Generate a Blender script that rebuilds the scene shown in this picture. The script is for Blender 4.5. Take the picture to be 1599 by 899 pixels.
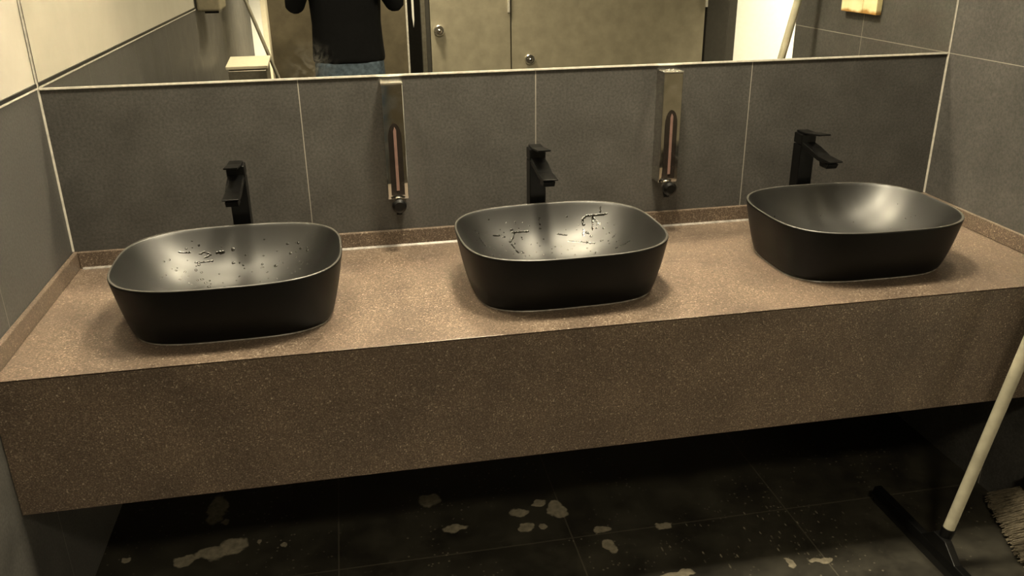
import bpy, bmesh, math, random
from mathutils import Vector, Matrix
random.seed(7)
S = bpy.context.scene
for o in list(bpy.data.objects): bpy.data.objects.remove(o)
C = S.collection
PI = math.pi

# ------------------------------------------------------------------ dimensions (metres)
W = 2.384          # alcove width
ZM = 1.137         # lower edge of the mirror
ZR = 0.733         # top of the counter upstand
ZC = 0.6894        # counter surface
ZB = 0.3888        # lower edge of the counter front
D = 0.6217         # counter depth
TX = 0.5936        # first tile joint
ZH = 2.75          # ceiling height

# ------------------------------------------------------------------ camera
cam_d = bpy.data.cameras.new('camera'); cam = bpy.data.objects.new('camera', cam_d); C.objects.link(cam)
cam_d.sensor_width = 36.0; cam_d.sensor_fit = 'HORIZONTAL'; cam_d.lens = 1333.26/1599*36; cam_d.clip_start = 0.005
cf = Vector((0.17030535, 0.90948258, -0.37925917)); cr = Vector((0.9819474, -0.18878701, -0.0117798)); cu = Vector((0.08231273, 0.37040639, 0.9252155))
CAM = Vector((0.71244, -2.19944, 1.45105))
cam.matrix_world = Matrix(((cr.x, cu.x, -cf.x, CAM.x), (cr.y, cu.y, -cf.y, CAM.y), (cr.z, cu.z, -cf.z, CAM.z), (0, 0, 0, 1)))
S.camera = cam

# ------------------------------------------------------------------ light and exposure
w = bpy.data.worlds.new('world'); S.world = w; w.use_nodes = True
w.node_tree.nodes['Background'].inputs[0].default_value = (1.0, .86, .62, 1)
w.node_tree.nodes['Background'].inputs[1].default_value = 0.02
S.view_settings.view_transform = 'Standard'; S.view_settings.look = 'None'
S.view_settings.gamma = 1.0; S.view_settings.use_curve_mapping = False
S.view_settings.exposure = 0.0
S.cycles.sample_clamp_indirect = 0.0; S.cycles.caustics_reflective = True; S.cycles.blur_glossy = 0.0

WARM = (1.0, 0.87, 0.61)
def lamp(name, loc, power, radius, color=WARM, rot=(0, 0, 0), spread=170):
    l = bpy.data.lights.new(name, 'AREA'); l.shape = 'DISK'; l.size = 2*radius; l.energy = power; l.spread = math.radians(spread); l.color = color
    o = bpy.data.objects.new(name, l); o.location = loc; o.rotation_euler = rot; C.objects.link(o); return o
lamp('ceiling_or_fill_lamp', (0.34, -0.55, ZH-.03), 20, .16, spread=150)
lamp('ceiling_or_fill_lamp', (1.20, -0.55, ZH-.03), 56, .16, spread=150)
lamp('ceiling_or_fill_lamp', (2.02, -0.55, ZH-.03), 14, .16, spread=150)
lamp('ceiling_or_fill_lamp', (1.00, -2.92, ZH-.03), 48, .18, spread=122)
lamp('ceiling_or_fill_lamp', (4.20, -3.05, ZH-.03), 105, .18, spread=75)  # unseen lamp, put in to make the white corridor wall bright
lamp('ceiling_or_fill_lamp', (0.15, -4.45, ZH-.03), 70, .12, spread=50)  # added fill, no fixture seen: brightens the cream door and passage wall

# ------------------------------------------------------------------ mesh helpers
class MB:
    def __init__(s): s.bm = bmesh.new()
    def box(s, x0, x1, y0, y1, z0, z1, bevel=0, seg=2):
        vs = [s.bm.verts.new(p) for p in ((x0,y0,z0),(x1,y0,z0),(x1,y1,z0),(x0,y1,z0),(x0,y0,z1),(x1,y0,z1),(x1,y1,z1),(x0,y1,z1))]
        fs = [s.bm.faces.new([vs[i] for i in q]) for q in ((3,2,1,0),(4,5,6,7),(0,1,5,4),(1,2,6,5),(2,3,7,6),(3,0,4,7))]
        if bevel:
            es = list({e for f in fs for e in f.edges})
            bmesh.ops.bevel(s.bm, geom=es, offset=bevel, segments=seg, affect='EDGES', profile=.5)
        return s
    def prism(s, pts, axis, a, b, bevel=0):
        """closed polygon of 2-D points pushed along an axis from a to b"""
        def P(u, v, t): return {'x': (t, u, v), 'y': (u, t, v), 'z': (u, v, t)}[axis]
        A = [s.bm.verts.new(P(u, v, a)) for u, v in pts]; B = [s.bm.verts.new(P(u, v, b)) for u, v in pts]
        n = len(pts); fs = [s.bm.faces.new(A[::-1]), s.bm.faces.new(B)]
        for i in range(n): fs.append(s.bm.faces.new((A[i], A[(i+1) % n], B[(i+1) % n], B[i])))
        bmesh.ops.recalc_face_normals(s.bm, faces=fs)
        if bevel:
            es = list({e for f in fs for e in f.edges})
            bmesh.ops.bevel(s.bm, geom=es, offset=bevel, segments=2, affect='EDGES', profile=.5, clamp_overlap=True)
        return s
    def rings(s, rings, cap0=True, cap1=True):
        R = [[s.bm.verts.new(p) for p in r] for r in rings]; n = len(R[0]); fs = []
        for a, b in zip(R, R[1:]):
            for i in range(n): fs.append(s.bm.faces.new((a[i], a[(i+1) % n], b[(i+1) % n], b[i])))
        if cap0: fs.append(s.bm.faces.new(R[0][::-1]))
        if cap1: fs.append(s.bm.faces.new(R[-1]))
        bmesh.ops.recalc_face_normals(s.bm, faces=fs)
        return s
    def tube(s, pts, rad, n=14, flat=None):
        """round tube along points; rad is a number or one per point; flat squeezes along a direction"""
        pts = [Vector(p) for p in pts]; rs = []
        rad = rad if isinstance(rad, (list, tuple)) else [rad]*len(pts)
        t0 = (pts[1]-pts[0]).normalized(); u = t0.orthogonal().normalized()
        for i, p in enumerate(pts):
            t = (pts[min(i+1, len(pts)-1)]-pts[max(i-1, 0)]).normalized()
            u = (u-t*u.dot(t)).normalized(); v = t.cross(u)
            ring = []
            for k in range(n):
                q = (u*math.cos(2*PI*k/n)+v*math.sin(2*PI*k/n))*rad[i]
                ring.append(p+q)
            rs.append(ring)
        return s.rings(rs)
    def ball(s, c, r, sc=(1, 1, 1), seg=14):
        m = Matrix.Translation(c) @ Matrix.Diagonal((sc[0], sc[1], sc[2], 1))
        bmesh.ops.create_uvsphere(s.bm, u_segments=seg, v_segments=seg//2+1, radius=r, matrix=m); return s
    def build(s, name, mat, parent=None, smooth=False, angle=35):
        me = bpy.data.meshes.new(name); s.bm.normal_update()
        if smooth:
            for f in s.bm.faces: f.smooth = True
            for e in s.bm.edges:
                if len(e.link_faces) == 2 and e.calc_face_angle(0) > math.radians(angle): e.smooth = False
        s.bm.to_mesh(me); s.bm.free(); me.materials.append(mat)
        o = bpy.data.objects.new(name, me); C.objects.link(o)
        if parent: o.parent = parent
        return o

def tag(o, label=None, cat=None, group=None, kind=None):
    if label: o['label'] = label
    if cat: o['category'] = cat
    if group: o['group'] = group
    if kind: o['kind'] = kind
    return o
def empty(name, loc=(0, 0, 0), rz=0):
    o = bpy.data.objects.new(name, None); o.location = loc; o.rotation_euler = (0, 0, rz); o.empty_display_size = .05; C.objects.link(o); return o
def struct(o): o['kind'] = 'structure'; return o
def copy_tree(o, parent=None):
    c = o.copy(); C.objects.link(c)
    if parent: c.parent = parent
    for ch in [k for k in bpy.data.objects if k.parent == o]: copy_tree(ch, c)
    return c

# ------------------------------------------------------------------ materials
class NT:
    def __init__(s, name, base=(.5, .5, .5), rough=.5, metal=0.0, spec=.5):
        s.m = bpy.data.materials.new(name); s.m.use_nodes = True; s.t = s.m.node_tree; s.n = s.t.nodes
        s.b = s.n['Principled BSDF']; s.b.inputs['Base Color'].default_value = (*base, 1); s.b.inputs['Roughness'].default_value = rough
        s.b.inputs['Metallic'].default_value = metal; s.b.inputs['Specular IOR Level'].default_value = spec
        s._co = None
    def lk(s, a, b): s.t.links.new(a, b)
    @property
    def co(s):
        if s._co is None: s._co = s.n.new('ShaderNodeTexCoord').outputs['Object']
        return s._co
    def put(s, sock, v):
        if isinstance(v, bpy.types.NodeSocket): s.lk(v, sock)
        elif isinstance(v, (tuple, list)): sock.default_value = (*v, 1) if len(v) == 3 and sock.type == 'RGBA' else v
        else: sock.default_value = v
    def math(s, op, a, b=0.0, c=None, clamp=False):
        n = s.n.new('ShaderNodeMath'); n.operation = op; n.use_clamp = clamp; s.put(n.inputs[0], a); s.put(n.inputs[1], b)
        if c is not None: s.put(n.inputs[2], c)
        return n.outputs[0]
    def noise(s, scale, detail=3, rough=.55, vec=None, dist=0):
        n = s.n.new('ShaderNodeTexNoise'); n.inputs['Scale'].default_value = scale; n.inputs['Detail'].default_value = detail
        n.inputs['Roughness'].default_value = rough; n.inputs['Distortion'].default_value = dist; s.lk(vec or s.co, n.inputs['Vector']); return n
    def vor(s, scale, vec=None):
        n = s.n.new('ShaderNodeTexVoronoi'); n.inputs['Scale'].default_value = scale; s.lk(vec or s.co, n.inputs['Vector']); return n
    def xyz(s):
        n = s.n.new('ShaderNodeSeparateXYZ'); s.lk(s.co, n.inputs[0]); return n.outputs
    def ramp(s, fac, stops, interp='LINEAR'):
        n = s.n.new('ShaderNodeValToRGB'); e = n.color_ramp.elements; n.color_ramp.interpolation = interp
        while len(e) < len(stops): e.new(.5)
        for k, (p, c) in zip(e, stops): k.position = p; k.color = (*c, 1) if len(c) == 3 else c
        s.lk(fac, n.inputs[0]); return n.outputs[0]
    def mix(s, fac, a, b, mode='MIX'):
        n = s.n.new('ShaderNodeMix'); n.data_type = 'RGBA'; n.blend_type = mode
        s.put(n.inputs[0], fac); s.put(n.inputs[6], a); s.put(n.inputs[7], b); return n.outputs[2]
    def maprange(s, v, a, b, c=0.0, d=1.0):
        n = s.n.new('ShaderNodeMapRange'); s.put(n.inputs[0], v); s.put(n.inputs[1], a); s.put(n.inputs[2], b); s.put(n.inputs[3], c); s.put(n.inputs[4], d); return n.outputs[0]
    def joint(s, coord, off, period, half):
        """1 on joints spaced evenly along a coordinate"""
        m = s.math('FLOORED_MODULO', s.math('ADD', coord, period/2-off), period)
        return s.math('LESS_THAN', s.math('ABSOLUTE', s.math('SUBTRACT', m, period/2)), half)
    def bump(s, h, strength, dist=.002):
        n = s.n.new('ShaderNodeBump'); n.inputs['Strength'].default_value = strength; n.inputs['Distance'].default_value = dist
        s.lk(h, n.inputs['Height']); s.lk(n.outputs[0], s.b.inputs['Normal'])
    def base(s, c): s.lk(c, s.b.inputs['Base Color'])
    def rough(s, r): s.lk(r, s.b.inputs['Roughness'])

def plain(name, base, rough=.5, metal=0.0, spec=.5, var=.12, scale=40, bump=0.0):
    k = NT(name, base, rough, metal, spec)
    n = k.noise(scale, 4)
    lo = tuple(c*(1-var) for c in base); hi = tuple(min(1, c*(1+var)) for c in base)
    k.base(k.ramp(n.outputs[0], [(.3, lo), (.7, hi)]))
    if bump: k.bump(n.outputs[0], bump)
    return k.m

TILE = (.064, .062, .060); GROUT = (.50, .47, .41)
def tile_mat(name, axis, off, upper=None, z_joint=ZM, half=.0011, jstr=.7):
    """slate-look tiles 0.6 wide, joints along one wall axis and at the mirror line"""
    k = NT(name, TILE, .5, 0, .4)
    x = k.xyz(); a = x[0] if axis == 'x' else x[1]
    n1 = k.noise(9, 6, .65); n2 = k.noise(160, 3, .6); n3 = k.noise(2.2, 2)
    c = k.ramp(n1.outputs[0], [(.3, tuple(v*.82 for v in TILE)), (.72, tuple(v*1.2 for v in TILE))])
    c = k.mix(.55, c, k.ramp(n2.outputs[0], [(.28, (.20, .20, .20)), (.72, (.82, .80, .74))]), 'OVERLAY')
    j = k.math('MAXIMUM', k.joint(a, off, .6, half), k.joint(x[2], z_joint, 1.2, half))
    jn = k.math('MULTIPLY', j, k.maprange(n3.outputs[0], .35, .6, jstr*.55, jstr))
    c = k.mix(jn, c, GROUT); k.base(c)
    k.rough(k.maprange(n1.outputs[0], .3, .7, .42, .58))
    k.bump(n1.outputs[0], .12, .004)
    return k.m
M = {}
M['tile_x'] = tile_mat('slate_tile_back', 'x', TX)
M['tile_y'] = tile_mat('slate_tile_side', 'y', -.445)
M['tile_yl'] = tile_mat('slate_tile_left', 'y', -.46, jstr=.35)
M['tile_rear'] = tile_mat('slate_tile_rear', 'x', .29)
def cream_tile():
    k = NT('cream_tile', (.72, .68, .58), .35)
    n = k.noise(5, 5, .6); k.base(k.ramp(n.outputs[0], [(.3, (.405, .380, .325)), (.7, (.475, .450, .39))])); k.bump(n.outputs[0], .05)
    return k.m
M['cream_tile'] = cream_tile()
M['grout'] = plain('grout_strip', (.42, .40, .35), .7, var=.2, scale=60)
M['pale_grout'] = plain('pale_trim', (.60, .57, .50), .5, var=.2, scale=60)
M['black_trim'] = plain('black_trim', (.012, .011, .010), .4)
def granite():
    k = NT('brown_speckled_stone', (.14, .1, .08), .33, 0, .5)
    v = k.vor(340); n = k.noise(330, 2, .75); n2 = k.noise(7, 4)
    c = k.ramp(n.outputs[0], [(.30, (.022, .016, .012)), (.45, (.090, .066, .050)), (.58, (.150, .114, .088)), (.70, (.52, .44, .36))])
    sp = k.ramp(v.outputs['Color'], [(.0, (.018, .013, .010)), (.45, (.10, .072, .055)), (.78, (.13, .096, .073)), (.88, (.30, .24, .19)), (1.0, (.75, .66, .54))])
    c = k.mix(.5, c, sp)
    c = k.mix(.6, c, k.ramp(n2.outputs[0], [(.3, (.33, .33, .33)), (.7, (.64, .62, .57))]), 'OVERLAY')
    k.base(c); k.rough(k.maprange(n2.outputs[0], .3, .7, .30, .45)); k.bump(n.outputs[0], .04, .001)
    return k.m
M['granite'] = granite()
M['black_ceramic'] = plain('matt_black_ceramic', (.0028, .0027, .0025), .45, 0, .22, var=.1, scale=30)
M['bowl_inside'] = plain('brightened_black_ceramic', (.0035, .0033, .003), .42, 0, .66, var=.1, scale=30)  # same ceramic as outside; stronger specular stands in for brighter light in the bowl
M['black_metal'] = plain('matt_black_metal', (.002, .002, .002), .32, 0, .22, var=.1)
M['black_plastic'] = plain('black_plastic', (.003, .003, .003), .3, 0, .3)
M['rim_line'] = plain('rim_glaze', (.055, .052, .046), .3, 0, .6, var=.1)
M['sealant'] = plain('silicone_bead', (.20, .18, .16), .35, var=.4, scale=90)
def chrome():
    k = NT('chrome', (.62, .61, .58), .08, 1.0); n = k.noise(30, 4)
    k.rough(k.maprange(n.outputs[0], .4, .75, .06, .22)); k.base(k.ramp(n.outputs[0], [(.3, (.50, .49, .46)), (.7, (.68, .66, .62))])); return k.m
M['chrome'] = chrome()
M['chrome_edge'] = plain('bright_chrome', (.85, .83, .78), .25, 1.0)
M['pink_soap'] = plain('pink_soap', (.19, .115, .098), .35, var=.15)
M['window'] = plain('dark_window', (.018, .014, .012), .12, 0, .6, var=.3)
def mirror():
    k = NT('mirror_glass', (.88, .88, .84), 0.0, 1.0)
    # wiped smears left of the first dispenser
    vm = k.n.new('ShaderNodeVectorMath'); vm.operation = 'DISTANCE'; k.lk(k.co, vm.inputs[0]); vm.inputs[1].default_value = (.625, 0, ZM+.025)
    n = k.noise(26, 5, .7, dist=1.5); n2 = k.noise(120, 3)
    m = k.math('MULTIPLY', k.maprange(vm.outputs['Value'], .01, .075, 1, 0), k.maprange(n.outputs[0], .45, .65, 0, .16))
    d = k.n.new('ShaderNodeBsdfDiffuse'); d.inputs[0].default_value = (.5, .48, .42, 1)
    mx = k.n.new('ShaderNodeMixShader'); k.lk(m, mx.inputs[0]); k.lk(k.b.outputs[0], mx.inputs[1]); k.lk(d.outputs[0], mx.inputs[2])
    k.lk(mx.outputs[0], k.n['Material Output'].inputs[0]); return k.m
M['mirror'] = mirror()

BLOBS = [(.272,-.310,.045,.030),(.326,-.300,.034,.034),(.212,-.330,.032,.020),(.059,-.298,.013,.014),(.293,-.189,.012,.017),
 (.900,-.343,.030,.015),(1.080,-.311,.027,.020),(1.183,-.318,.022,.040),(1.085,-.373,.017,.019),(1.122,-.387,.012,.012),
 (1.279,-.425,.022,.018),(1.279,-.500,.014,.025),(1.445,-.443,.023,.012),(1.137,-.282,.018,.010),(.395,-.294,.008,.009),(.453,-.314,.007,.010),
 (.843,-.203,.032,.03),(.265,-.126,.025,.06),(1.414,-.631,.046,.011),(1.78,-.655,.03,.01),(1.70,-.64,.012,.02)]
def floor_mat():
    k = NT('black_floor_tile', (.02, .019, .018), .45)
    x = k.xyz(); n = k.noise(7, 6, .65); f = k.noise(60, 3); g = k.noise(3.1, 3)
    c = k.ramp(n.outputs[0], [(.3, (.009, .008, .007)), (.7, (.032, .029, .020))])
    j = k.math('MAXIMUM', k.joint(x[0], TX, .6, .0018), k.joint(x[1], -.443, .6, .0018))
    c = k.mix(k.math('MULTIPLY', j, .3), c, (.13, .115, .085))
    # dried foam patches with outlines of their own
    dn = k.noise(22, 3); off = k.n.new('ShaderNodeVectorMath'); off.operation = 'SUBTRACT'; k.lk(dn.outputs['Color'], off.inputs[0]); off.inputs[1].default_value = (.5, .5, .5)
    sc = k.n.new('ShaderNodeVectorMath'); sc.operation = 'SCALE'; k.lk(off.outputs[0], sc.inputs[0]); sc.inputs['Scale'].default_value = .05
    ad = k.n.new('ShaderNodeVectorMath'); ad.operation = 'ADD'; k.lk(k.co, ad.inputs[0]); k.lk(sc.outputs[0], ad.inputs[1])
    sep = k.n.new('ShaderNodeSeparateXYZ'); k.lk(ad.outputs[0], sep.inputs[0]); tot = None
    for bx, by, ra, rb in BLOBS:
        dx = k.math('DIVIDE', k.math('SUBTRACT', sep.outputs[0], bx), ra); dy = k.math('DIVIDE', k.math('SUBTRACT', sep.outputs[1], by), rb)
        r = k.math('ADD', k.math('MULTIPLY', dx, dx), k.math('MULTIPLY', dy, dy))
        m = k.maprange(r, .75, 1.15, 1, 0); tot = m if tot is None else k.math('MAXIMUM', tot, m)
    tot = k.math('MULTIPLY', tot, k.maprange(f.outputs[0], .3, .7, .45, .95))
    # fine crumbs and scratches of dirt
    v = k.vor(55); vs = k.math('MULTIPLY', k.math('LESS_THAN', v.outputs['Distance'], .15), k.maprange(g.outputs[0], .47, .60, 0, 1))
    mp = k.n.new('ShaderNodeMapping'); k.lk(k.co, mp.inputs[0]); mp.inputs['Rotation'].default_value = (0, 0, .5); mp.inputs['Scale'].default_value = (1.0, .32, 1)
    v2 = k.vor(75, mp.outputs[0]); dx = k.math('DIVIDE', k.math('SUBTRACT', x[0], 1.66), .30); dy = k.math('DIVIDE', k.math('SUBTRACT', x[1], -.53), .12)
    zone = k.maprange(k.math('ADD', k.math('MULTIPLY', dx, dx), k.math('MULTIPLY', dy, dy)), .3, 1.3, 1, 0)
    vs2 = k.math('MULTIPLY', k.math('MULTIPLY', k.math('LESS_THAN', v2.outputs['Distance'], .17), zone), k.maprange(f.outputs[0], .42, .58, 0, 1))
    tot2 = k.math('MAXIMUM', tot, k.math('MAXIMUM', k.math('MULTIPLY', vs, .4), k.math('MULTIPLY', vs2, .75)))
    k.base(k.mix(tot2, c, (.26, .23, .17))); k.rough(k.maprange(n.outputs[0], .3, .7, .35, .6)); k.bump(n.outputs[0], .1, .003)
    return k.m
M['floor'] = floor_mat()
M['ceiling'] = plain('ceiling_paint', (.40, .38, .34), .8, var=.03)
M['white_wall'] = plain('white_wall_paint', (.84, .83, .78), .7, var=.03)
M['panel'] = plain('cubicle_laminate', (.34, .305, .225), .42, var=.13, scale=14)
M['dark_post'] = plain('dark_post', (.05, .046, .038), .5)
M['cream_paint'] = plain('cream_paint', (.70, .63, .48), .45, var=.05)
M['dull_beige'] = plain('dull_beige', (.20, .175, .12), .5)
M['steel'] = plain('brushed_steel', (.42, .39, .32), .3, .8, var=.15)
M['pole_white'] = plain('pale_painted_pole', (.31, .29, .22), .42, var=.16, scale=25)
M['pole_grey'] = plain('grey_pole', (.30, .28, .22), .4, .3)
M['rubber'] = plain('black_rubber', (.010, .010, .010), .5)
M['bristle'] = plain('straw_bristle', (.12, .10, .068), .7, var=.4, scale=120)
M['brown_tile'] = plain('brown_grey_tile', (.125, .103, .066), .45, var=.18, scale=18)
M['wood'] = None
def wood():
    k = NT('pale_board', (.62, .5, .28), .5); x = k.xyz(); n = k.noise(14, 4)
    c = k.ramp(n.outputs[0], [(.3, (.60, .50, .28)), (.7, (.74, .66, .42))])
    e = k.math('ADD', x[2], k.math('MULTIPLY', n.outputs[0], .03))
    c = k.mix(k.maprange(e, 1.232, 1.24, 1, 0), c, (.32, .17, .045)); k.base(c); return k.m
M['wood'] = wood()
M['skin'] = plain('skin', (.42, .24, .16), .5, var=.06)
M['hair'] = plain('dark_hair', (.012, .009, .007), .5)
M['shirt'] = plain('black_cloth', (.0035, .0035, .004), .9, 0, .2, var=.3, scale=60)
M['jeans'] = plain('washed_denim', (.085, .115, .15), .85, 0, .2, var=.45, scale=40)
M['shoe'] = plain('dark_shoe', (.02, .02, .02), .6)
M['eye'] = plain('eye_white', (.7, .68, .62), .2); M['iris'] = plain('dark_iris', (.02, .012, .008), .15)
def water():
    k = NT('water', (.006, .006, .005), .03, 0, .6); return k.m
M['water'] = water()

# ------------------------------------------------------------------ room shell
YR = -3.30        # rear tiled wall and cubicle fronts
YP = -5.20        # end of the narrow passage
struct(MB().box(-.12, 5.2, -5.4, .12, -.1, 0).build('floor', M['floor']))
struct(MB().box(-.12, 5.2, -5.4, .12, ZH, ZH+.1).build('ceiling', M['ceiling']))
struct(MB().box(-.12, W+.12, 0, .12, 0, ZH).build('wall_back', M['tile_x']))
wl = struct(MB().box(-.12, 0, -5.4, 0, 0, ZM).box(-.12, 0, -5.4, -2.5, ZM, ZH).build('wall_left', M['tile_yl']))
struct(MB().box(-.12, -.002, -2.5, 0, ZM, ZH).build('wall_left_upper', M['cream_tile']))
struct(MB().box(W, W+.14, -.885, 0, 0, ZH).build('wall_right', M['tile_y']))
# line between the dark and the cream tiles of the left wall
struct(MB().box(-.004, .0025, -2.5, -.006, ZM+.004, ZM+.012).build('trim_1', M['black_trim']))
struct(MB().box(-.004, .0030, -2.5, -.006, ZM-.0005, ZM+.0035).build('trim_2', M['grout']))
# pale sealed corners
def corner(name, x, sx, z0, z1, s=.004):
    return struct(MB().prism([(x, 0), (x+sx*s, 0), (x, -s)], 'z', z0, z1).build(name, M['grout']))
corner('trim_3', 0, 1, ZR, ZH); corner('trim_4', W, -1, ZR, ZH)
struct(MB().box(W+.14, 5.2, -.885, -.765, 0, ZH).build('wall_front_right', M['tile_rear']))
struct(MB().box(5.08, 5.2, -5.4, -.885, 0, ZH).build('wall_far_right', M['white_wall']))
struct(MB().box(-.12, 5.2, -5.4, YP, 0, ZH).build('wall_rear', M['white_wall']))
# block of tiled wall beside the passage
struct(MB().box(.29, 1.10, YR-.16, YR, 0, ZH).build('wall_rear_tiled', M['brown_tile']))
struct(MB().box(.278, .2885, YR-.10, YR+.004, 0, ZH).build('trim_5', M['cream_paint']))
struct(MB().box(1.1005, 1.112, YR-.05, YR+.004, 0, ZH).build('trim_6', M['pale_grout']))
struct(MB().box(1.045, 1.10, YP, YR-.161, 0, ZH).build('wall_stall_left', M['dark_post']))
struct(MB().box(3.30, 3.36, YP, YR-.2, 0, ZH).build('wall_stall_right', M['dark_post']))
struct(MB().box(1.1, 3.30, -4.72, -4.66, 0, ZH).build('wall_stall_back', M['dark_post']))
# white lit wall past the cubicles
struct(MB().box(3.362, 5.08, -3.62, -3.52, 0, ZH).build('wall_corridor', M['white_wall']))

# ------------------------------------------------------------------ mirror
mr = empty('wall_mirror', (W/2, 0, ZM)); tag(mr, 'wide wall mirror above the counter, spanning both side walls', 'mirror')
def part(o, p):
    """keep an object where it is while it becomes a part of p"""
    o.parent = p; o.matrix_parent_inverse = p.matrix_basis.inverted(); return o
part(MB().box(.006, W-.006, -.0030, -.0003, ZM+.0027, 2.15).build('mirror_glass', M['mirror']), mr)
part(MB().box(.004, W-.004, -.0036, -.0003, ZM-.0030, ZM+.0025, .0008).build('edge_strip', M['pale_grout']), mr)

# ------------------------------------------------------------------ vanity counter
vc = empty('vanity_counter', (W/2, -D/2, 0)); tag(vc, 'long brown speckled stone counter with raised edges holding three basins', 'counter')
g = .0012
part(MB().prism([(-D, ZC), (-g, ZC), (-g, ZC-.04), (-D+.04, ZC-.04)], 'x', g, W-g, .0030).build('counter_top', M['granite']), vc)
part(MB().prism([(-D, ZC-.0026), (-D, ZB), (-D+.038, ZB), (-D+.038, ZC-.0402)], 'x', g, W-g).build('front_apron', M['granite']), vc)
part(MB().box(.0135, W-.0135, -.013, -g, ZC+.0004, ZR, .002).build('back_upstand', M['granite']), vc)
part(MB().box(g, .013, -D+.001, -g, ZC+.0004, ZR, .002).build('side_upstand', M['granite']), vc)
part(MB().box(W-.013, W-g, -D+.001, -g, ZC+.0004, ZR, .002).build('side_upstand', M['granite']), vc)
part(MB().prism([(-.0132, ZC+.0003), (-.019, ZC+.0003), (-.0132, ZC+.0045)], 'x', .02, W-.02).build('sealant_bead', M['sealant']), vc)

# ------------------------------------------------------------------ basins
RA, RB, RN, BH = .2385, .2060, 3.04, .1373       # rim half sizes, squareness, height
BA, BB, BN = .2042, .1546, 3.5                   # foot
IA, IB, IN, IZ = RA-.0065, RB-.0065, 3.0, .022   # bowl
def sring(a, b, n, z, N=96):
    out = []
    for i in range(N):
        t = 2*PI*i/N; c, s = math.cos(t), math.sin(t)
        out.append((a*math.copysign(abs(c)**(2/n), c), b*math.copysign(abs(s)**(2/n), s), z))
    return out
def bowl_z(s): return IZ+(BH-.002-IZ)*(.12*s**2+.88*s**3.6)
def bowl_n(s): return 2.2+(IN-2.2)*s
def bowl_hit(x, y):
    lo, hi = 0.0, 1.0
    for _ in range(40):
        s = (lo+hi)/2; n = bowl_n(s)
        if abs(x/IA/max(s, 1e-6))**n+abs(y/IB/max(s, 1e-6))**n > 1: lo = s
        else: hi = s
    return bowl_z(hi)
def make_basin():
    root = empty('wash_basin')
    R = []
    for t in (0, .02, .05, .12, .22, .35, .5, .65, .8, .9, .96, .985):
        k = t**.72
        ins = .007*max(0, 1-t/.05)**2
        R.append(sring(BA+(RA-BA)*k-ins, BB+(RB-BB)*k-ins, BN+(RN-BN)*t, BH*t))
    R.append(sring(RA-.0012, RB-.0012, RN, BH-.0006))
    R.append(sring(RA-.0032, RB-.0032, RN, BH))
    R.append(sring(IA+.0012, IB+.0012, IN, BH-.0006))
    for s in (1, .985, .965, .94, .91, .87, .82, .76, .69, .61, .5, .38, .25, .12, .05):
        R.append(sring(IA*s, IB*s, bowl_n(s), bowl_z(s)))
    bw = MB().rings(R).build('bowl', M['black_ceramic'], root, True, 60)
    bw.data.materials.append(M['bowl_inside'])
    for p in bw.data.polygons: p.material_index = 1 if 14*96 <= p.index and len(p.vertices) == 4 or (len(p.vertices) > 4 and p.center.z > .01) else 0
    # glazed lip
    L = [sring(RA-.0010, RB-.0010, RN, BH-.0004), sring(RA-.0016, RB-.0016, RN, BH+.0004), sring(RA-.0034, RB-.0034, RN, BH+.0006), sring(IA+.0014, IB+.0014, IN, BH-.0002), sring(RA-.0034, RB-.0034, RN, BH-.0008)]
    mb = MB(); mb.rings(L+[L[0]], False, False).build('glazed_lip', M['rim_line'], root, True, 80)
    d = MB(); rr = [[(r*math.cos(2*PI*i/32), r*math.sin(2*PI*i/32), z) for i in range(32)] for r, z in ((.033, IZ-.001), (.033, IZ+.004), (.030, IZ+.0065), (.010, IZ+.0085), (.002, IZ+.0088))]
    d.rings(rr).build('drain_cover', M['black_metal'], root, True)
    sb = MB(); q = [sring(BA+.0015, BB+.0015, BN, .0002), sring(BA+.0005, BB+.0005, BN, .0022), sring(BA-.006, BB-.006, BN, .0024), sring(BA-.006, BB-.006, BN, .0002)]
    sb.rings(q+[q[0]], False, False).build('sealant_bead', M['sealant'], root, True)
    return root
BASINS = [(.4345, -.376, .0131), (1.1693, -.3641, .0262), (1.9163, -.3557, -.0024)]
BL = ['matt black oval vessel basin nearest the left wall, speckled with droplets',
      'middle matt black oval vessel basin, wet with dark streaks, between the two chrome dispensers',
      'matt black oval vessel basin nearest the right wall, almost dry inside']
b0 = make_basin(); basins = []
for i, (x, y, a) in enumerate(BASINS):
    b = b0 if i == 0 else copy_tree(b0)
    b.location = (x, y, ZC+.0003); b.rotation_euler.z = a; tag(b, BL[i], 'basin', 'black vessel basins on the counter'); basins.append(b)

# ------------------------------------------------------------------ taps
def make_tap():
    root = empty('basin_tap')
    h = .021
    MB().box(-h-.004, h+.004, -h-.004, h+.004, 0, .006, .0015).build('base_plate', M['black_metal'], root)
    MB().box(-h, h, -h, h, .006, .236, .002).build('body', M['black_metal'], root)
    MB().box(-h, h, -h, h, .2385, .266, .002).build('lever_block', M['black_metal'], root)
    MB().prism([(h-.002, .267), (-h, .267), (-.098, .2775), (-.098, .2815), (-h, .2715), (h-.002, .2715)], 'x', -.016, .016, .001).build('lever', M['black_metal'], root)
    sp = [(-h+.002, .229), (-.055, .225), (-.105, .216), (-.130, .2155), (-.165, .222), (-.1665, .2255), (-.135, .2262), (-.105, .2275), (-.055, .240), (-h+.002, .245)]
    MB().prism(sp, 'x', -.0185, .0185, .0012).build('spout', M['black_metal'], root)
    MB().prism([(-.108, .2165), (-.112, .203), (-.146, .203), (-.155, .2165)], 'x', -.0145, .0145, .0012).build('outlet', M['black_metal'], root)
    return root
t0 = make_tap()
TL = ['square matt black tap behind the left basin, spout pointing to the front', 'square matt black tap behind the middle basin, just under a tile joint', 'square matt black tap behind the right basin, seen from its side']
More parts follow.
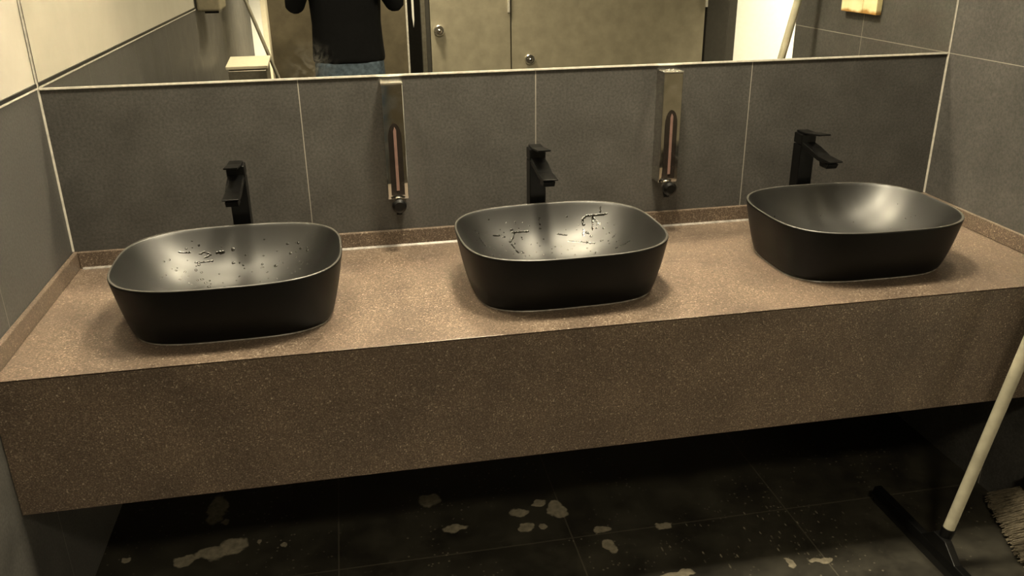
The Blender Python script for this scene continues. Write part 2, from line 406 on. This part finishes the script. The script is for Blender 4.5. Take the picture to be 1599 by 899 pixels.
for i, (x, y) in enumerate([(.4340, -.100), (1.1725, -.100), (1.9165, -.100)]):
    t = t0 if i == 0 else copy_tree(t0)
    t.location = (x, y, ZC+.0003); tag(t, TL[i], 'tap', 'black taps behind the basins')

# ------------------------------------------------------------------ soap dispensers
def make_dispenser(shift):
    root = empty('soap_dispenser'); w2, d = .0262, .058
    prof = [(-.001, -.292), (-.001, .0), (-d, .0), (-d, -.25), (-d+.002, -.285), (-d+.005, -.292)]
    MB().prism(prof, 'x', -w2, w2, .0012).build('housing', M['chrome'], root)
    MB().box(-w2-.0008, w2+.0008, -d-.0008, -.001, .0004, .0045, .001).build('top_cap', M['chrome_edge'], root)
    # sight window with pink soap; its dark arch also paints reflections in the chrome
    pts = [(-.017, -.280), (.017, -.280)]+[(.017*math.cos(a*PI/10), -.135+.040*math.sin(a*PI/10)) for a in range(11)]
    wdw = MB().prism(pts, 'y', -d-.0012, -d-.0002).build('window_and_reflection', M['window'], root)
    MB().prism([(-.0035+shift, -.268), (.0040+shift, -.268), (.0040+shift, -.112), (0+shift, -.104), (-.0035+shift, -.116)], 'y', -d-.0032, -d-.0014, .0006).build('soap_level', M['pink_soap'], wdw)
    def disc(r, y0, y1, z=-.302):
        return [[(r*math.cos(2*PI*i/28), y, z+r*math.sin(2*PI*i/28)) for i in range(28)] for y in (y0, y1)]
    mb = MB(); mb.rings(disc(.0120, -d+.014, -d-.0045)).build('collar', M['chrome_edge'], root, True)
    mb = MB(); r = [[(q*math.cos(2*PI*i/28), y, -.304+q*math.sin(2*PI*i/28)) for i in range(28)] for q, y in ((.014, -d-.0046), (.018, -d-.006), (.019, -d-.013), (.018, -d-.022), (.012, -d-.027))]
    mb.rings(r).build('push_button', M['black_plastic'], root, True)
    MB().tube([(0, -d+.012, -.300), (0, -d+.010, -.322), (0, -d+.004, -.334)], [.010, .009, .007]).build('nozzle', M['black_plastic'], root, True)
    return root
d0 = make_dispenser(.0); d0.location = (.8195, 0, 1.1225)
tag(d0, 'narrow chrome soap dispenser on tiles between left and middle basins, splashed and dull', 'soap dispenser', 'chrome soap dispensers under the mirror')
d1 = copy_tree(d0); d1.location = (1.5485, 0, 1.1215)
tag(d1, 'narrow chrome soap dispenser on tiles between middle and right basins, cleaner front', 'soap dispenser', 'chrome soap dispensers under the mirror')

# ------------------------------------------------------------------ squeegee, broom
hd = Vector((.20493, .00356, 1.0)).normalized(); hb = Vector((2.0411, -.7256, 0)) + hd*.10
sq = empty('floor_squeegee', (2.05, -.735, 0)); tag(sq, 'long floor squeegee with pale pole leaning on the right wall', 'squeegee')
top = hb+hd*1.52
part(MB().tube([hb, hb+hd*.5, hb+hd*1.0, top], .0135, 20).build('pole', M['pole_white'], sq, True), sq)
part(MB().tube([hb-hd*.055, hb+hd*.012], [.012, .0165], 18).build('socket', M['black_plastic'], sq, True), sq)
mb = MB(); mb.prism([(2.034, .030), (2.066, .030), (2.060, .052), (2.040, .052)], 'y', -1.005, -.462, .002)
part(mb.build('head', M['black_plastic'], sq), sq)
mb = MB(); mb.prism([(2.040, .029), (2.046, .029), (2.049, .0008), (2.044, .0008)], 'y', -1.000, -.466)
mb.prism([(2.053, .029), (2.059, .029), (2.056, .0008), (2.051, .0008)], 'y', -1.000, -.466)
part(mb.build('rubber_blade', M['rubber'], sq), sq)
mb = MB(); mb.prism([(-.795, .050), (-.665, .050), (-.705, .088), (-.748, .088)], 'x', 2.040, 2.060, .002)
part(mb.build('bracket', M['black_plastic'], sq), sq)

br = empty('broom', (2.33, -.66, 0)); tag(br, 'straw coloured broom standing in the corner right of the squeegee', 'broom')
# tips splay out to the lower left, the head sits higher against the wall side
A0, A1 = Vector((2.362, -.535, .012)), Vector((2.274, -.775, .004))       # tip line
H0, H1 = Vector((2.363, -.632, .132)), Vector((2.357, -.860, .134))       # head line
mb = MB()
for i in range(1700):
    u = random.random(); v = random.random()
    root_p = H0.lerp(H1, u)+Vector((random.uniform(-.012, .012), random.uniform(-.01, .01), -.012))
    tip = A0.lerp(A1, u)+Vector((random.uniform(-.030, .012), random.uniform(-.012, .012), random.uniform(0, .022)))
    tip.x = min(tip.x, 2.372); tip.z = max(tip.z, .003)
    mid = root_p.lerp(tip, .5)+Vector((-.004, 0, random.uniform(0, .008)))
    mb.tube([root_p, mid, tip], [.0012, .0013, .0015], 4)
part(mb.build('bristles', M['bristle'], br), br)
ax = (H1-H0).normalized(); n = ax.cross(Vector((1, 0, 0))).normalized()
mb = MB(); rr = []
for p in (H0-ax*.01, H1+ax*.01):
    rr.append([p+Vector((a, 0, b)) for a, b in ((-.018, -.016), (.018, -.016), (.016, .022), (-.016, .022))])
part(mb.rings(rr).build('head', M['black_plastic'], br), br)
hc = H0.lerp(H1, .5)+Vector((0, 0, .02))
part(MB().tube([hc, hc+Vector((-.004, -.03, .4)), hc+Vector((.003, -.06, .76))], .011, 16).build('pole', M['pole_grey'], br, True), br)

# ------------------------------------------------------------------ board on the right wall (seen in the mirror)
bd = empty('wall_board', (W, -.455, 1.21)); tag(bd, 'small pale board with brown worn lower edge on right wall, seen in mirror', 'board')
for y0, y1 in ((-.555, -.430), (-.4285, -.352)):
    part(MB().box(W-.020, W-.001, y0, y1, 1.212, 1.50, .0015).build('plank', M['wood'], bd), bd)

# ------------------------------------------------------------------ things behind the camera, seen in the mirror
dr = empty('hand_dryer', (.002, -2.66, 1.12)); tag(dr, 'beige box dryer on the left wall, only its lower end in the mirror', 'hand dryer')
part(MB().box(.001, .115, -2.80, -2.53, 1.125, 1.42, .012, 3).build('cover', M['dull_beige'], dr), dr)
part(MB().box(.03, .10, -2.74, -2.59, 1.112, 1.126, .003).build('air_outlet', M['black_plastic'], dr), dr)

bn = empty('waste_bin', (.165, -3.06, 0)); tag(bn, 'steel waste bin with pale sloping lid in the passage corner, seen in mirror', 'waste bin')
mb = MB(); mb.prism([(-3.19, .02), (-2.94, .02), (-2.94, .775), (-3.19, .795)], 'x', .06, .272, .004)
part(mb.build('bin_body', M['steel'], bn), bn)
mb = MB(); mb.prism([(-3.20, .806), (-2.93, .782), (-2.93, .800), (-3.20, .823)], 'x', .05, .281, .003)
part(mb.build('lid', M['cream_paint'], bn), bn)
part(MB().box(.066, .266, -3.185, -2.945, 0.0005, .019).build('base', M['black_plastic'], bn), bn)
ml = empty('mop_pole', (.49, -3.245, 0)); tag(ml, 'thin grey pole leaning to the left wall behind the waste bin', 'pole')
p0, p1 = Vector((.505, -3.24, .05)), Vector((.020, -3.24, 1.63))
part(MB().tube([p0, p0.lerp(p1, .5), p1], .0105, 14).build('pole', M['pole_grey'], ml, True), ml)
mb = MB()
for i in range(60):
    a = random.uniform(-.05, .05); b = random.uniform(-.03, .03)
    mb.tube([(.505+a*.2, -3.24+b*.2, .07), (.505+a*.8, -3.24+b*.7, .035), (.505+a*1.4, -3.24+b, .004)], .003, 5)
part(mb.build('mop_strands', M['bristle'], ml), ml)
# passage end: cream door and frame
dd = struct(MB().box(.09, .62, YP+.001, YP+.03, .0, 2.05).build('door_1', M['cream_paint']))

def cubicle_door(x0, x1, label, lx, lz, hx):
    r = empty('cubicle_door', ((x0+x1)/2, YR, 0)); tag(r, label, 'cubicle door', 'cubicle doors across the room')
    part(MB().box(x0, x1, YR-.034, YR, .12, 2.05, .002).build('door_panel', M['panel'], r), r)
    mb = MB(); mb.rings([[(lx+q*math.cos(2*PI*i/28), yy, lz+q*math.sin(2*PI*i/28)) for i in range(28)] for q, yy in ((.033, YR+.0003), (.033, YR+.012), (.028, YR+.018), (.019, YR+.018), (.018, YR+.009))])
    part(mb.build('lock_plate', M['chrome_edge'], r, True), r)
    mb = MB(); mb.rings([[(lx+q*math.cos(2*PI*i/20), yy, lz-.003+q*math.sin(2*PI*i/20)) for i in range(20)] for q, yy in ((.013, YR+.0095), (.013, YR+.034), (.009, YR+.038))])
    part(mb.build('thumb_turn', M['chrome'], r, True), r)
    part(MB().box(hx-.007, hx+.007, YR+.0005, YR+.012, 1.02, 1.16, .002).build('hinge', M['pale_grout'], r), r)
    return r
cubicle_door(1.250, 1.752, 'narrow olive grey cubicle door with bright round lock, beside the dark doorway', 1.302, .925, 1.742)
cubicle_door(1.760, 3.045, 'wide olive grey cubicle door panel with lower round lock, seen in mirror', 1.876, .732, 3.050)
po = MB().box(3.062, 3.21, YR-.19, YR-.005, 0, 2.3, .003).build('partition_post', M['dark_post']); tag(po, 'dark upright post between the wide cubicle panel and white wall', 'post')
js = empty('door_jamb', (1.225, YR, 0)); tag(js, 'slim dark jamb with grey stripe left of the narrow cubicle door', 'door jamb')
part(MB().box(1.222, 1.247, YR-.06, YR-.004, 0, 2.2, .002).build('jamb_post', M['dark_post'], js), js)
part(MB().box(1.194, 1.2215, YR-.05, YR-.002, 0, 2.2, .002).build('stop_strip', M['steel'], js), js)
ph = empty('upright_bar', (1.15, YR-.05, 0)); tag(ph, 'slim white upright bar in the dark doorway gap, seen in mirror', 'bar')  # narrow white bar, pointed at its lower end
part(MB().prism([(1.150, .94), (1.156, .985), (1.158, 1.5), (1.141, 1.5), (1.143, 1.00)], 'y', YR-.060, YR-.045, .002).build('bar', M['white_wall'], ph), ph)

# ------------------------------------------------------------------ water in the basins
def drops(i, pts, paths, label):
    bm = bmesh.new(); b = basins[i]
    def put(x, y, r, fl=.32):
        z = bowl_hit(x, y); e = .002
        nx = -(bowl_hit(x+e, y)-bowl_hit(x-e, y))/(2*e); ny = -(bowl_hit(x, y+e)-bowl_hit(x, y-e))/(2*e)
        q = Vector((0, 0, 1)).rotation_difference(Vector((nx, ny, 1)).normalized()).to_matrix().to_4x4()
        m = Matrix.Translation((x, y, z+.0002)) @ q @ Matrix.Diagonal((random.uniform(.8, 1.4), random.uniform(.8, 1.2), fl, 1))
        bmesh.ops.create_icosphere(bm, subdivisions=2, radius=r, matrix=m)
    for x, y, r in pts: put(x, y, r)
    for path, r in paths:
        for (xa, ya), (xb, yb) in zip(path, path[1:]):
            n = max(2, int(math.hypot(xb-xa, yb-ya)/(r*.8)))
            for k in range(n+1): put(xa+(xb-xa)*k/n+random.uniform(-.0006, .0006), ya+(yb-ya)*k/n+random.uniform(-.0006, .0006), r*random.uniform(.8, 1.2), .08)
    for f in bm.faces: f.smooth = True
    me = bpy.data.meshes.new('water_droplets'); bm.to_mesh(me); bm.free(); me.materials.append(M['water'])
    o = bpy.data.objects.new('water_droplets', me); C.objects.link(o); o.location = b.location; o.rotation_euler = b.rotation_euler
    tag(o, label, 'water', None, 'stuff')
def scatter(n, x0, x1, y0, y1, r0, r1):
    out = []
    for _ in range(n):
        x, y = random.uniform(x0, x1), random.uniform(y0, y1)
        if (abs(x)/.225)**3+(abs(y)/.19)**3 < .95: out.append((x, y, random.uniform(r0, r1)*random.choice((.7, .8, 1, 1.3))))
    return out
drops(0, scatter(45, -.17, -.03, .07, .18, .0016, .0030)+scatter(45, -.02, .17, .09, .185, .0016, .0030)+scatter(20, -.2, .2, -.15, .08, .001, .002),
      [([(-.09, .162), (-.079, .166), (-.067, .162), (-.08, .156)], .0024), ([(-.1, .145), (-.062, .152)], .0024), ([(-.053, .165), (-.037, .167)], .0036), ([(-.134, .156), (-.112, .161)], .0020)],
      'scattered water droplets inside the left black basin')
drops(1, scatter(110, -.19, .18, .07, .185, .0014, .0028)+scatter(25, -.2, .2, -.15, .08, .001, .002),
      [([(-.077, .159), (-.072, .159), (-.077, .15), (-.088, .138), (-.08, .123), (-.07, .106)], .0024), ([(-.074, .16), (-.035, .162)], .0024),
       ([(.106, .158), (.108, .167), (.118, .17), (.146, .161), (.166, .152)], .0030), ([(.155, .17), (.151, .16)], .0024), ([(.133, .164), (.126, .14)], .0030), ([(.135, .16), (.146, .141)], .0027),
       ([(.105, .149), (.101, .136)], .0027), ([(.06, .134), (.091, .123), (.119, .108)], .0020), ([(.158, .05), (.187, .033)], .0020), ([(-.168, .12), (-.156, .105)], .0020), ([(.038, .153), (.061, .147)], .0020), ([(-.129, .144), (-.112, .148)], .0020)],
      'water droplets and running streaks inside the middle black basin')
drops(2, scatter(28, -.18, .2, -.02, .17, .0011, .002), [], 'few small water droplets inside the right black basin')

# ------------------------------------------------------------------ person taking the photograph, seen in the mirror
pr = empty('person', (.737, -2.50, 0)); tag(pr, 'person in black top and washed blue jeans standing before the mirror holding a phone', 'person')
def ell(cx, cy, z, a, b, n=2.3, N=28, tilt=0):
    out = []
    for i in range(N):
        t = 2*PI*i/N; c, s_ = math.cos(t), math.sin(t)
        x = a*math.copysign(abs(c)**(2/n), c); y = b*math.copysign(abs(s_)**(2/n), s_)
        out.append(Vector((cx+x, cy+y, z+tilt*y)))
    return out
def remeshed(mb, name, mat, voxel, it=6, parent=pr):
    o = mb.build(name, mat, parent)
    r = o.modifiers.new('remesh', 'REMESH'); r.mode = 'VOXEL'; r.voxel_size = voxel; r.use_smooth_shade = True
    if it: k = o.modifiers.new('smooth', 'SMOOTH'); k.iterations = it; k.factor = .5
    return o
def torso(mb, e=0.0, z0=.80):
    T = [(.80, 0, .172, .118), (.88, 0, .176, .122), (.96, .0, .170, .118), (1.06, .0, .165, .112), (1.16, .0, .170, .112), (1.26, -.005, .178, .112), (1.33, -.01, .176, .100), (1.375, -.012, .150, .080), (1.405, -.012, .095, .062), (1.425, -.010, .062, .056)]
    mb.rings([ell(0, y, z, a+e, b+e) for z, y, a, b in T if z >= z0])
SH, EL, WR = {}, {}, {}
PH = Vector((-.0246, .290, 1.4515))               # the phone, in the person's own space
for sx in (-1, 1):
    SH[sx] = Vector((sx*.165, -.012, 1.355)); EL[sx] = Vector((sx*.250+.0, .075, 1.155)); WR[sx] = PH+Vector((sx*.118, -.070, -.050))
def arm(mb, sx, e=0.0, to=1.0):
    S0, E0, W0 = SH[sx], EL[sx], WR[sx]; p = [S0+Vector((-sx*.05, 0, .005)), S0, S0.lerp(E0, .35), S0.lerp(E0, .75), E0, E0.lerp(W0, .3), E0.lerp(W0, .65), E0.lerp(W0, to)]
    mb.tube(p, [.056+e, .058+e, .051+e, .044+e, .042+e, .041+e, .033+e, .026+e], 18)
def legs(mb, e=0.0, z0=.06):
    for sx in (-1, 1):
        mb.rings([ell(sx*.082, 0, .86, .088+e, .108+e), ell(sx*.088, 0, .74, .086+e, .100+e), ell(sx*.092, .005, .60, .074+e, .084+e), ell(sx*.095, .008, .48, .060+e, .066+e), ell(sx*.097, -.004, .36, .057+e, .062+e), ell(sx*.10, -.012, .22, .044+e, .050+e), ell(sx*.10, -.012, z0, .038+e, .044+e)])
    mb.rings([ell(0, 0, .73, .150+e, .100+e), ell(0, 0, .79, .174+e, .120+e), ell(0, 0, .86, .170+e, .116+e), ell(0, 0, .92, .168+e, .114+e)])
mb = MB(); torso(mb); legs(mb)
# neck and head, tipped towards the phone
mb.tube([(0, -.012, 1.39), (0, .004, 1.45), (0, .016, 1.50)], [.060, .053, .054], 18)
HC = Vector((0, .025, 1.575))
mb.rings([ell(0, .060, 1.462, .026, .022), ell(0, .050, 1.472, .044, .046), ell(0, .036, 1.495, .060, .070), ell(0, .026, 1.525, .069, .087), ell(0, .020, 1.56, .074, .094), ell(0, .016, 1.60, .076, .097), ell(0, .012, 1.635, .070, .091), ell(0, .008, 1.662, .053, .070), ell(0, .006, 1.678, .025, .034)])
mb.rings([[Vector((x*k, y, z)) for x, z in ((-.011, 1.535), (.011, 1.535), (.007, 1.578), (-.007, 1.578))] for k, y in ((1, .10), (.95, .118), (.55, .131))])
mb.ball((0, .108, 1.508), .020, (1.15, .55, .30)); mb.ball((0, .106, 1.500), .019, (1.0, .6, .34)); mb.ball((0, .100, 1.587), .044, (1.2, .30, .24)); mb.ball((0, .083, 1.474), .020, (1.0, .7, .7))
for sx in (-1, 1):
    mb.ball((sx*.077, .006, 1.560), .026, (.35, .7, 1.15)); mb.ball((sx*.036, .072, 1.532), .030, (.9, .75, .8))
    arm(mb, sx)
    # hand: palm with four fingers curled behind the phone and a thumb in front
    W0 = WR[sx]; palm = PH+Vector((sx*.100, -.035, -.022))
    mb.tube([W0, W0.lerp(palm, .4), palm, palm+Vector((-sx*.008, .028, .012))], [.026, .030, .034, .026], 16)
    for k, ln in enumerate((.9, 1.0, .95, .78)):
        b = palm+Vector((sx*.012, .016, .028-.019*k)); k1 = PH+Vector((sx*.092, .004, .024-.017*k)); k2 = PH+Vector((sx*(.084-.006), .021, .022-.016*k)); k3 = PH+Vector((sx*(.084-.030*ln), .0235, .021-.016*k))
        mb.tube([b, k1, k2, k3], [.0095, .0088, .0078, .0066], 10)
    th = palm+Vector((-sx*.004, -.004, -.016))
    mb.tube([th, PH+Vector((sx*.078, -.018, -.028)), PH+Vector((sx*.052, -.0135, -.014))], [.0125, .0105, .0085], 10)
body = remeshed(mb, 'body', M['skin'], .0042, 4)
mb = MB(); torso(mb, .012, .87); mb.rings([ell(0, 0, .862, .186, .132), ell(0, 0, .90, .188, .134)])
for sx in (-1, 1): arm(mb, sx, .010, .86)
remeshed(mb, 'long_sleeved_top', M['shirt'], .007, 5)
mb = MB(); legs(mb, .009, .075); remeshed(mb, 'jeans', M['jeans'], .008, 5)
mb = MB(); mb.rings([ell(0, -.012, 1.545, .078, .078), ell(0, -.004, 1.59, .082, .090), ell(0, .006, 1.625, .080, .100), ell(0, .006, 1.66, .066, .086), ell(0, .004, 1.690, .034, .046)])
remeshed(mb, 'hair', M['hair'], .006, 3)
for sx in (-1, 1):
    e_ = MB().ball((sx*.031, .0985, 1.567), .0115).build('eye', M['eye'], pr, True); MB().ball((sx*.031, .1075, 1.566), .0054, (1, .6, 1)).build('iris', M['iris'], e_, True)
    mb = MB(); mb.rings([ell(sx*.10, .045, .001, .044, .135, 2.6), ell(sx*.10, .045, .022, .047, .138, 2.6), ell(sx*.10, .035, .045, .044, .122, 2.4), ell(sx*.10, -.005, .075, .046, .072), ell(sx*.10, -.012, .105, .047, .052)])
    mb.build('shoe', M['shoe'], pr, True, 50)
# phone, its back towards the basins
ph_ = empty('phone', CAM); ph_.matrix_world = Matrix(((cr.x, -cf.x, cu.x, CAM.x-cf.x*.010), (cr.y, -cf.y, cu.y, CAM.y-cf.y*.010), (cr.z, -cf.z, cu.z, CAM.z-cf.z*.010), (0, 0, 0, 1)))
tag(ph_, 'black phone held level in both hands of the person', 'phone')
MB().box(-.080, .080, -.004, .004, -.037, .037, .003, 3).build('phone_body', M['black_plastic'], ph_)
MB().box(-.076, .076, .0041, .0046, -.034, .034).build('screen', M['window'], ph_)
